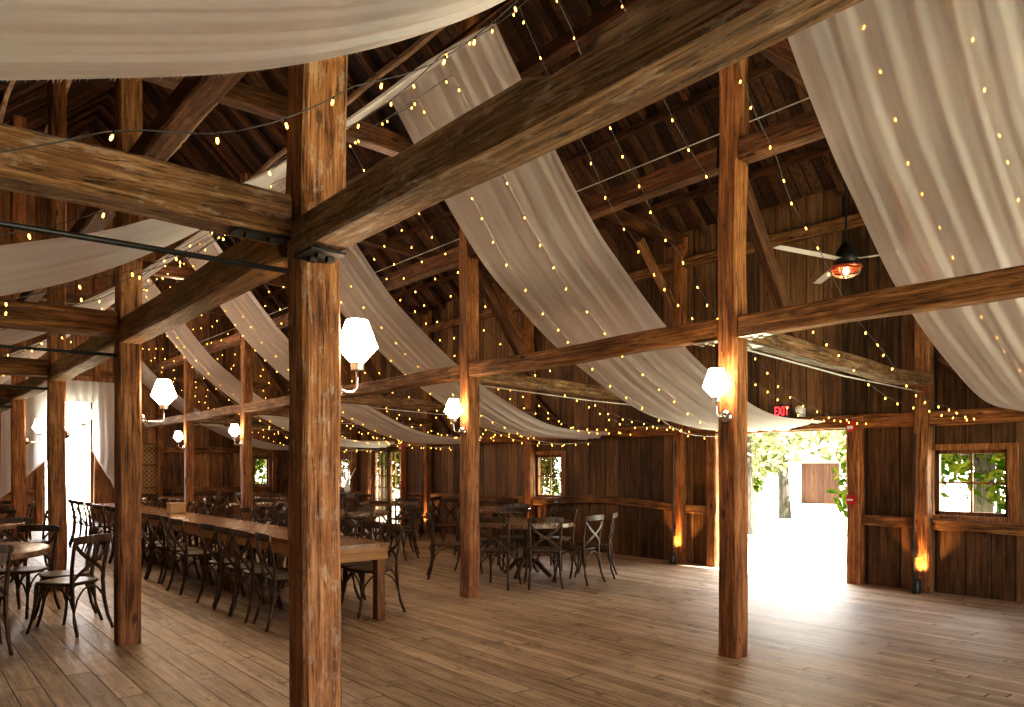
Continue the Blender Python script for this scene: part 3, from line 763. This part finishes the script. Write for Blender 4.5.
for i in range(4):
    x, y = WX1-.28, WP[i]
    r = empty('floor_uplight', (x, y, 0)); tag(r, 'small black can uplight on the floor ' + ul[i], 'uplight', 'floor uplights')
    bm = bmesh.new(); lathe(bm, [(.05, .003), (.052, .02), (.05, .17), (.044, .175), (.04, .12)], 16); cano = mesh_obj('can', bm, M['black'], r, smooth=True)
    bm = bmesh.new(); lathe(bm, [(.001, .125), (.038, .125), (.038, .13), (.001, .131)], 12)
    mesh_obj('lamp_face', bm, M['shade'], cano)
    bm = bmesh.new(); sweep(bm, [(.05, .03, .03), (.09, .05, .1), (.095, .06, .5), (.09, .07, .62), (.1, .05, 1.9)], circ(.012, 6)); mesh_obj('power_cord', bm, M['black'], r)
    bm = bmesh.new(); box(bm, .06, .1, .02, .07, .42, .52); mesh_obj('junction_box', bm, M['black'], r)
    ld = bpy.data.lights.new('uplight_lamp', 'SPOT'); ld.energy = 40; ld.color = (1, .5, .16); ld.spot_size = 1.5; ld.spot_blend = .8; ld.shadow_soft_size = .02
    lo = bpy.data.objects.new('uplight_lamp', ld); col.objects.link(lo); lo.location = (x-.01, y-.01, .2); lo.rotation_euler = (0, PI+.5*-1, 0)
    lo.rotation_euler = Vector((.45, 0, 1)).to_track_quat('-Z', 'Y').to_euler()

# ------------------------------------------------------------------ chairs
def chair_proto(far):
    r = empty('cross_back_chair')
    W = M['chairwood']
    bm = bmesh.new()   # saddle seat, rounded trapezoid
    out = []
    for k in range(28):
        a = 2*PI*k/28; c, s = math.cos(a), math.sin(a)
        rx, ry = .215, .215; e = 2/3.6
        px = rx*math.copysign(abs(c)**e, c); py = ry*math.copysign(abs(s)**e, s)
        px *= 1+.12*py/ry*.6
        out.append((px, py+.005))
    for z0, sc in ((.432, .94),): pass
    rings = []
    for sc, z in ((.92, .435), (1, .445), (1, .458), (.95, .466), (.6, .458)):
        rings.append([bm.verts.new((x*sc, y*sc, z)) for x, y in out])
    for A, B in zip(rings, rings[1:]):
        for i in range(28): bm.faces.new((A[i], A[(i+1) % 28], B[(i+1) % 28], B[i]))
    bm.faces.new(rings[0][::-1]); bm.faces.new(rings[-1])
    mesh_obj('seat', bm, W, r, smooth=True)
    q = 6
    for s in (-1, 1):
        bm = bmesh.new()
        sweep(bm, [(s*.205, .25, 0), (s*.19, .215, .12), (s*.178, .185, .28), (s*.175, .175, .44)], circ(1, q+2), scale=[.013, .015, .017, .019]); mesh_obj('leg', bm, W, r, smooth=True)
        bm = bmesh.new()
        sweep(bm, [(s*.21, -.29, 0), (s*.195, -.245, .13), (s*.183, -.215, .3), (s*.182, -.205, .46), (s*.19, -.215, .6), (s*.2, -.24, .74), (s*.205, -.265, .86)], circ(1, q+2), scale=[.014, .016, .018, .018, .016, .015, .014]); mesh_obj('leg', bm, W, r, smooth=True)
    bm = bmesh.new()
    pts = []
    for k in range(13):
        t = k/12*2-1; pts.append((t*.225, -.262-.045*(1-t*t), .855-.01*(t*t)))
    sweep(bm, pts, [(-.009, -.034), (.009, -.034), (.011, 0), (.009, .034), (-.009, .034), (-.011, 0)], scale=[.75]+[1]*11+[.75]); mesh_obj('top_rail', bm, W, r, smooth=False)
    for s in (-1, 1):
        bm = bmesh.new(); pts = []
        for k in range(11):
            t = k/10
            x = s*(.19-.375*t + .03*math.sin(2*PI*t)); z = .80-.33*t; y = -.255+.045*t-.035*math.sin(PI*t)+s*.005
            pts.append((x, y, z))
        sweep(bm, pts, [(-.016, -.005), (.016, -.005), (.016, .005), (-.016, .005)], ref=(0, 1, 0)); mesh_obj('cross_slat', bm, W, r)
    if not far:
        def hoop(a, b, n=11):
            bm = bmesh.new(); a, b = Vector(a), Vector(b); pts = []
            for k in range(n):
                t = k/(n-1); p = a.lerp(b, t); p.z = .2+.225*math.sin(PI*t)**.55; pts.append(p)
            sweep(bm, pts, circ(.0085, 6)); mesh_obj('hoop_brace', bm, W, r, smooth=True)
        hoop((-.186, .2, 0), (.186, .2, 0)); hoop((-.19, -.235, 0), (.19, -.235, 0))
        for s in (-1, 1): hoop((s*.186, .205, 0), (s*.19, -.235, 0))
    return r
protos = {}; n_chair = 0
def chair(x, y, face, label, group, far=None):
    """face: world angle (deg) toward which the sitter looks"""
    global n_chair
    d = x*.638+y*.77
    far = d > 13.5
    a = math.radians(face-90)
    if far not in protos: protos[far] = o = chair_proto(far)
    else: o = copy_tree(protos[far])
    o.location = (x, y, 0); o.rotation_euler = (0, 0, a)
    tag(o, label, 'chair', group); n_chair += 1
    return o

# ------------------------------------------------------------------ long tables
TX0, TX1 = 3.1, 3.78; TL = 2.68
def long_table(y0, label):
    r = empty('farm_table', ((TX0+TX1)/2, y0+TL/2, 0)); tag(r, label, 'table', 'long farm tables in one row')
    hx, hy = (TX1-TX0)/2, TL/2-.012
    bm = bmesh.new(); box(bm, -hx, hx, -hy, hy, .72, .76); bmesh.ops.bevel(bm, geom=bm.edges[:], offset=.006, segments=2, affect='EDGES'); mesh_obj('tabletop', bm, M['tabletop'], r)
    for s in (-1, 1):
        bm = bmesh.new(); box(bm, -hx+.02, hx-.02, s*(hy-.03)-.0125, s*(hy-.03)+.0125, .6, .72); bm.transform(Matrix.Rotation(PI/2, 4, 'Z')); bm.transform(Matrix.Rotation(-PI/2, 4, 'Z')); mesh_obj('apron', bm, M['kraft2'], r)
        bm = bmesh.new(); box(bm, s*(hx-.03)-.0125, s*(hx-.03)+.0125, -hy+.05, hy-.05, .6, .72); mesh_obj('apron', bm, M['kraft2'], r)
        for q in (-1, 1):
            bm = bmesh.new(); x, y = s*(hx-.075), q*(hy-.09); box(bm, x-.045, x+.045, y-.045, y+.045, 0, .72); bmesh.ops.bevel(bm, geom=bm.edges[:], offset=.006, segments=1, affect='EDGES'); mesh_obj('leg', bm, M['tablewood'], r)
    return r
M['kraft2'] = board_mat('apron_wood', 2, .3, 0, (.09, .035, .01), (.3, .135, .04), (.5, .26, .09), rough=.4, bs=.2, gap=.0)
tn = ['its free end on the open floor', 'second from the open floor', 'third from the open floor', 'reaching the gable opening']
for i in range(4): long_table(6.42+i*TL, 'long dark plank farm table, ' + tn[i])
def nth(i):
    w = ['first', 'second', 'third', 'fourth', 'fifth', 'sixth', 'seventh', 'eighth', 'ninth', 'tenth', 'eleventh', 'twelfth', 'thirteenth', 'fourteenth', 'fifteenth', 'sixteenth', 'seventeenth', 'eighteenth', 'nineteenth', 'twentieth', 'twenty-first']
    return w[i]
ys = [6.85, 7.37, 7.89, 8.41, 9.5, 10.02, 10.54, 11.06, 12.2, 12.72, 13.24, 13.76, 14.9, 15.42, 15.94, 16.46]
for i, y in enumerate(ys):
    chair(2.92+R.uniform(-.03, .04), y+R.uniform(-.03, .03), R.uniform(-6, 6), 'dark cross-back chair at the long tables, side-aisle side, %s from the open floor' % nth(i), 'chairs along the long tables, side-aisle side')
    chair(3.83+R.uniform(-.04, .03), y+.02+R.uniform(-.03, .03), 180+R.uniform(-6, 6), 'dark cross-back chair at the long tables, doorway side, %s from the open floor' % nth(i), 'chairs along the long tables, doorway side')

# ------------------------------------------------------------------ round tables
def round_table_proto(rad):
    r = empty('round_table')
    bm = bmesh.new(); lathe(bm, [(rad-.02, .695), (rad-.004, .698), (rad, .71), (rad, .75), (rad-.008, .757), (.02, .758)], 48); mesh_obj('tabletop', bm, M['roundtop'], r)
    bm = bmesh.new(); lathe(bm, [(.09, .718), (.055, .66), (.045, .45), (.06, .3), (.075, .2), (.06, .12)], 16); mesh_obj('pedestal', bm, M['chairwood'], r, smooth=True)
    for k in range(4):
        a = k*PI/2+.4; c, s = math.cos(a), math.sin(a); bm = bmesh.new()
        sweep(bm, [(c*.04, s*.04, .24), (c*.16, s*.16, .2), (c*.28, s*.28, .08), (c*.36, s*.36, .022)], rect(.045, .05), scale=[1.2, 1.1, 1, .85]); mesh_obj('leg', bm, M['chairwood'], r)
    return r
secs = ['wall side', 'wall-and-gable corner', 'gable side', 'aisle-and-gable corner', 'aisle side', 'aisle-and-entrance corner', 'entrance side', 'wall-and-entrance corner']
rt = {}
def round_set(x, y, rad, angs, desc, lab, dist=None, jit=5, group=None):
    if rad not in rt: rt[rad] = o = round_table_proto(rad)
    else: o = copy_tree(rt[rad])
    o.location = (x, y, 0); tag(o, lab, 'table', 'round tables')
    used = {}
    for a in angs:
        df = 0; dd = 0
        if isinstance(a, tuple): a, dd, df = a
        sec = int(((a+22.5) % 360)//45)
        extra = used.get(sec, 0); used[sec] = extra+1
        d = (dist or rad+.2)+R.uniform(-.02, .06)+dd; t = math.radians(a)
        chair(x+d*math.cos(t), y+d*math.sin(t), a+180+df+R.uniform(-jit, jit), 'cross-back chair, %s%s of the round table %s' % ('second on ' if extra else '', secs[sec], desc), 'chairs at round tables')
round_set(6.75, 7.82, .66, [(280, .0, 0), (320, .05, -10), 20, 62, 104, (146, .2, 0), (208, .08, 0), (242, -.03, -10)], 'by the open floor', 'dark round table beside the open floor and the lamp post')
round_set(8.5, 10.75, .66, [250, 300, 345, 40, 100, 150, 205], 'under the small paned window', 'dark round table standing under the small paned window')
round_set(5.95, 11.45, .66, [250, 298, 345, 35, 85, 140, 195], 'before the dark wall boards', 'dark round table out from the dark wall boards, beyond the open-floor table')
round_set(8.2, 14.0, .66, [255, 300, 30, 90, 150, 200], 'by the glass double doors', 'dark round table beside the wall post near the glass double doors')
round_set(6.0, 15.4, .66, [250, 310, 0, 60, 120, 190], 'behind the long tables', 'dark round table behind the long tables, level with the glass doors')
round_set(7.6, 18.3, .66, [245, 290, 340, 40, 130, 190], 'under the gable window', 'dark round table standing under the narrow gable window')
round_set(5.25, 19.4, .66, [230, 290, 350, 60, 180], 'beside the lattice rack', 'dark round table beside the tall lattice rack')
secs = ['nave side', 'nave-and-gable corner', 'gable side', 'outer gable corner', 'outer side', 'outer entrance corner', 'entrance side', 'nave-and-entrance corner']
round_set(.43, 8.35, .75, [(-29, 0, -26), (7, 0.02, -14), 50, 100, 150, (276, 0, 0)], 'first in the side aisle', 'dark round table in the side aisle, first from the entrance', dist=.9)
round_set(.75, 12.1, .66, [-70, -25, 20, 65, 110, 200], 'second in the side aisle', 'dark round table in the side aisle, second from the entrance')
round_set(.8, 15.6, .66, [-60, -10, 40, 90, 240], 'last in the side aisle', 'dark round table in the side aisle, last one toward the curtained opening')

# ------------------------------------------------------------------ small things
bm = bmesh.new(); box(bm, -.12, .12, -.1, .1, 0, .15); bmesh.ops.bevel(bm, geom=bm.edges[:], offset=.006, segments=1, affect='EDGES')
o = mesh_obj('wooden_box', bm, M['kraft']); o.location = (3.55, 12.75, .761); tag(o, 'pale wooden box standing on the long tables', 'box')
bm = bmesh.new(); box(bm, -.128, .128, -.108, .108, .15, .165); mesh_obj('lid', bm, M['kraft'], o)
# console with vase of dried stems
r = empty('console_table', (9.22, 17.95, 0)); tag(r, 'dark narrow console table below the corner window', 'table')
bm = bmesh.new(); box(bm, -.2, .2, -.4, .4, .78, .82); mesh_obj('tabletop', bm, M['chairwood'], r)
bm = bmesh.new(); box(bm, -.18, .18, -.38, .38, .66, .78); mesh_obj('drawer_case', bm, M['chairwood'], r)
for sx in (-1, 1):
    for sy in (-1, 1):
        bm = bmesh.new(); box(bm, sx*.17-.02, sx*.17+.02, sy*.37-.02, sy*.37+.02, 0, .66); mesh_obj('leg', bm, M['chairwood'], r)
r = empty('stem_vase', (9.2, 17.85, .82)); tag(r, 'white vase holding tall pale dried stems on the console table', 'vase')
bm = bmesh.new(); lathe(bm, [(.05, 0), (.075, .06), (.08, .14), (.045, .24), (.055, .27), (.045, .268)], 16); mesh_obj('vase_body', bm, M['white'], r, smooth=True)
for k in range(7):
    a = k*.9; q = .05+.03*k; bm = bmesh.new()
    sweep(bm, [(0, 0, .1), (.02*math.cos(a), .02*math.sin(a), .27), (q*math.cos(a), q*math.sin(a), .55+.05*(k % 4))], circ(.008, 5), scale=[1, 1, 1.9]); mesh_obj('stem', bm, M['twig'], r)
# lattice rack
r = empty('lattice_rack', (5.05, 21.68, 0)); tag(r, 'tall open lattice rack standing against the gable wall', 'rack')
for s in (-1, 1):
    for q in (-1, 1):
        bm = bmesh.new(); box(bm, s*.5-.02, s*.5+.02, q*.12-.02, q*.12+.02, 0, 2.15); mesh_obj('upright', bm, M['beam'], r)
for z in (.35, .95, 1.55, 2.12):
    bm = bmesh.new(); box(bm, -.5, .5, -.13, .13, z-.015, z+.015); mesh_obj('shelf', bm, M['tablewood'], r)
for z0, z1 in ((.37, .93), (.97, 1.53), (1.57, 2.1)):
    bm = bmesh.new()
    for k in range(-4, 9):
        for s in (1, -1):
            xa = -.48+k*.12; xb = xa+(z1-z0); za, zb = z0, z1
            if xa < -.48: za += (-.48-xa); xa = -.48
            if xb > .48: zb -= (xb-.48); xb = .48
            if xa >= xb or zb <= za: continue
            sweep(bm, [(s*xa, s*.012, za), (s*xb, s*.012, zb)], rect(.012, .02), ref=(0, 1, 0))
    mesh_obj('lattice', bm, M['kraft'], r)
# curtains
def curtain(x_in, x_out, ztop, zin, slope, label, seed):
    bm = bmesh.new(); nv, nh = 40, 30; rows = []; y = Y1-.33
    for j in range(nh+1):
        t = j/nh; row = []
        for i in range(nv+1):
            u = i/nv; x = x_in+(x_out-x_in)*u
            zb = max(.3, zin - slope*abs(x-x_in)); z = ztop+(zb-ztop)*t
            row.append(bm.verts.new((x+.05*t*noise.noise((u*4, t*2, seed)), y-.04*math.sin(u*30+2*noise.noise((u*3, t, seed)))-.05*noise.noise((u*6, t*2, seed+4)), z)))
        rows.append(row)
    uvl = bm.loops.layers.uv.new()
    for j in range(nh):
        for i in range(nv):
            f = bm.faces.new((rows[j][i], rows[j][i+1], rows[j+1][i+1], rows[j+1][i])); f.smooth = True
            for lp, (a, b) in zip(f.loops, ((i, j), (i+1, j), (i+1, j+1), (i, j+1))): lp[uvl].uv = (a/nv, b/nh)
    hem = bmesh.new(); sweep(hem, [v.co.copy() for v in rows[-1]], circ(.022, 6))
    o = mesh_obj('swept_curtain', bm, M['curtain'], smooth=True); tag(o, label, 'curtain', 'gable curtains'); mesh_obj('hem', hem, M['curtain'], o)
curtain(4.05, 5.0, 3.72, 1.94, 1.85, 'white curtain swept aside on the rack side of the tall opening', 1.)
curtain(3.07, 1.2, 3.72, 1.75, 1.0, 'white curtain swept aside on the side-aisle side of the tall opening', 7.)
curtain(3.1, 4.06, 3.72, 3.2, 0, 'short white valance across the top of the tall opening', 3.)

# ------------------------------------------------------------------ outdoors
bm = bmesh.new(); bmesh.ops.create_grid(bm, x_segments=60, y_segments=60, size=70)
for v in bm.verts: v.co.z = .15*noise.noise((v.co.x*.06, v.co.y*.06, 0))
o = mesh_obj('lawn', bm, M['grass']); o.location = (25, 20, -.38); tag(o, 'sunlit green lawn around the barn', 'lawn', kind='structure')
def crown_mesh(seed, n, rx, rz, cz, leaf, mat):
    rr = random.Random(seed); bm = bmesh.new()
    cl = [(rr.uniform(-1, 1)*rx*.75, rr.uniform(-1, 1)*rx*.75, cz+rr.uniform(-1, 1)*rz*.8, rr.uniform(.3, .55)*rx) for _ in range(16)]
    for k in range(n):
        c = rr.choice(cl)
        d = Vector((rr.gauss(0, 1), rr.gauss(0, 1), rr.gauss(0, 1))).normalized()*c[3]*rr.uniform(.5, 1)
        p = Vector(c[:3])+d; a = Vector((rr.gauss(0, 1), rr.gauss(0, 1), rr.gauss(0, 1))).normalized(); b = a.orthogonal().normalized()
        s = leaf*rr.uniform(.6, 1.3)
        bm.faces.new([bm.verts.new(p+a*s), bm.verts.new(p+b*s*.5), bm.verts.new(p-a*s), bm.verts.new(p-b*s*.5)])
    me = bpy.data.meshes.new('crown'); bm.to_mesh(me); bm.free(); me.materials.append(mat); return me
CR = [crown_mesh(1, 7500, 3.2, 3.0, 4.0, .15, M['leaf']), crown_mesh(2, 7500, 3.4, 2.8, 3.9, .15, M['leaf2']), crown_mesh(3, 3800, 1.8, 1.5, 2.2, .13, M['leaf'])]
def trunk_mesh(h, r0, seed):
    bm = bmesh.new(); rr = random.Random(seed)
    sweep(bm, [(0, 0, 0), (.05, .02, h*.3), (-.04, .06, h*.6), (.06, 0, h)], circ(1, 10), scale=[r0*1.25, r0, r0*.85, r0*.5])
    for k in range(6):
        a = rr.random()*6.28; z = h*rr.uniform(.5, .9)
        sweep(bm, [(0, 0, z), (math.cos(a)*.9, math.sin(a)*.9, z+.6), (math.cos(a)*1.9, math.sin(a)*1.9, z+1.5)], circ(1, 6), scale=[r0*.4, r0*.28, r0*.1])
    me = bpy.data.meshes.new('trunk'); bm.to_mesh(me); bm.free(); me.materials.append(M['bark']); return me
TM = [trunk_mesh(5., .26, 1), trunk_mesh(5., .2, 2), trunk_mesh(2., .09, 3)]
def tree(x, y, k, s, rz, label):
    r = empty('tree', (x, y, -.36), rz); r.scale = (s, s, s); tag(r, label, 'tree', 'trees outside')
    for nm, me in (('trunk', TM[k]), ('crown', CR[k])):
        o = bpy.data.objects.new(nm, me); col.objects.link(o); o.parent = r
tree(18.3, 11.9, 1, 1., .3, 'pale-leaved lawn tree with stout trunk seen through the open doorway')
tree(24.9, 14.6, 1, .95, 1.3, 'pale-leaved tree further out on the lawn beyond the doorway')
tree(15.2, 5.0, 0, .72, 2., 'thick-trunked leafy tree outside the small window by the doorway')
tree(22.6, 7.1, 2, 1.3, .5, 'green bushy sapling behind the window by the doorway')
tree(31, 6.3, 2, 1.4, 4.5, 'second bushy sapling beyond the doorway window')
tree(44, 31, 0, 1.3, 3., 'green tree at the lawn edge beyond the doorway')
tree(42, 15, 0, 1.3, 5., 'tall green tree beyond the white shed')
tree(16.9, 19.0, 0, .7, .7, 'green tree outside the small paned window behind the tables')
tree(14.8, 25.6, 0, .9, 1.7, 'green tree outside the glass double doors')
tree(21, 36, 1, 1.2, 2.2, 'pale tree far outside the glass double doors')
tree(11.2, 31.9, 0, .85, 2.7, 'green tree outside the narrow gable window')
tree(11.0, 52, 1, .8, .2, 'bushy green tree seen through the tall gable opening')
for k, (x, y) in enumerate(((33.5, 22.6), (36.5, 24.2), (39.5, 26))):
    tree(x, y, 2, .8, k*1.3, 'green shrub by the lawn fence, %s from the shed' % ordn[k])
r = empty('white_shed', (30.6, 13.4, -.36), .1); tag(r, 'white board shed on the lawn beyond the doorway', 'shed')
bm = bmesh.new(); box(bm, -2, 2, -2.2, 1.2, 0, 2.6); mesh_obj('shed_wall', bm, M['whitepaint'], r)
bm = bmesh.new(); sweep(bm, [(-2.3, -.5, 2.55), (2.3, -.5, 2.55)], [(-1.95, 0), (1.95, 0), (0, 1.4)]); mesh_obj('roof', bm, M['steel'], r)
r = empty('brown_shed', (36, 18.9, -.36), .3); tag(r, 'small brown board shed beside the white one', 'shed')
bm = bmesh.new(); box(bm, -.8, .8, -1., 1., 0, 2.1); mesh_obj('shed_wall', bm, M['shedred'], r)
bm = bmesh.new(); sweep(bm, [(-1, 0, 2.05), (1, 0, 2.05)], [(-1.2, 0), (1.2, 0), (0, .8)]); mesh_obj('roof', bm, M['steel'], r)
bm = bmesh.new(); lathe(bm, [(.16, 0), (.16, 2.9), (.2, 2.92), (.2, 3.05)], 16)
o = mesh_obj('white_pillar', bm, M['whitepaint']); o.location = (18.0, 5.86, -.36); tag(o, 'white round pillar outside the window by the doorway', 'pillar')

# ------------------------------------------------------------------ light
def sun(az_vec, strength, colr, angle=.01):
    ld = bpy.data.lights.new('sun', 'SUN'); ld.energy = strength; ld.color = colr; ld.angle = angle
    o = bpy.data.objects.new('sun', ld); col.objects.link(o)
    o.rotation_euler = Vector(az_vec).to_track_quat('-Z', 'Y').to_euler(); return o
sun((-.25, .72, -1.0), 42, (1, .95, .86))
w = bpy.data.worlds.new('sky'); scene.world = w; w.use_nodes = True
nt = w.node_tree; nt.nodes.clear()
out = nt.nodes.new('ShaderNodeOutputWorld'); bg = nt.nodes.new('ShaderNodeBackground')
tc = nt.nodes.new('ShaderNodeTexCoord'); sx = nt.nodes.new('ShaderNodeSeparateXYZ'); nt.links.new(tc.outputs['Generated'], sx.inputs[0])
# sky brighter toward the sunny side of the barn (+X, +Y)
mr = nt.nodes.new('ShaderNodeMapRange'); mx = nt.nodes.new('ShaderNodeVectorMath'); mx.operation = 'DOT_PRODUCT'; mx.inputs[1].default_value = (.72, .69, 0)
nt.links.new(tc.outputs['Generated'], mx.inputs[0]); nt.links.new(mx.outputs['Value'], mr.inputs[0])
mr.inputs[1].default_value = -.5; mr.inputs[2].default_value = .6; mr.inputs[3].default_value = 4; mr.inputs[4].default_value = 17
rp = nt.nodes.new('ShaderNodeValToRGB'); nt.links.new(sx.outputs[2], rp.inputs[0])
rp.color_ramp.elements[0].color = (1, .96, .93, 1); rp.color_ramp.elements[1].color = (.78, .86, 1, 1)
nt.links.new(rp.outputs[0], bg.inputs[0]); nt.links.new(mr.outputs[0], bg.inputs[1]); nt.links.new(bg.outputs[0], out.inputs[0])

def point(name, loc, e, c, rad=.1):
    ld = bpy.data.lights.new(name, 'POINT'); ld.energy = e; ld.color = c; ld.shadow_soft_size = rad
    o = bpy.data.objects.new(name, ld); col.objects.link(o); o.location = loc
# added lamps: fairy-light glow, boosted as fill for the roof and back bays
for f in FR:
    point('string_glow_fill', (4.2, f+.4, 4.75), 14 if f < 9 else 75, (1, .78, .55), .3)
    point('string_glow_fill', (7.2, f+.5, 2.75), 10 if f < 8 else 34, (1, .68, .4), .25)
    if f > 9: point('string_glow_fill', (3.2, f+.5, 3.0), 34, (1, .7, .42), .25)
    point('string_glow_fill', (.4, f+.6, 3.1), 4, (1, .66, .36), .25)

scene.view_settings.view_transform = 'Standard'
scene.view_settings.look = 'Medium High Contrast'
scene.view_settings.exposure = 0.32
scene.cycles.use_denoising = True
scene.cycles.sample_clamp_indirect = 6
scene.cycles.max_bounces = 8
scene.cycles.transparent_max_bounces = 16
scene.cycles.caustics_reflective = False; scene.cycles.caustics_refractive = False
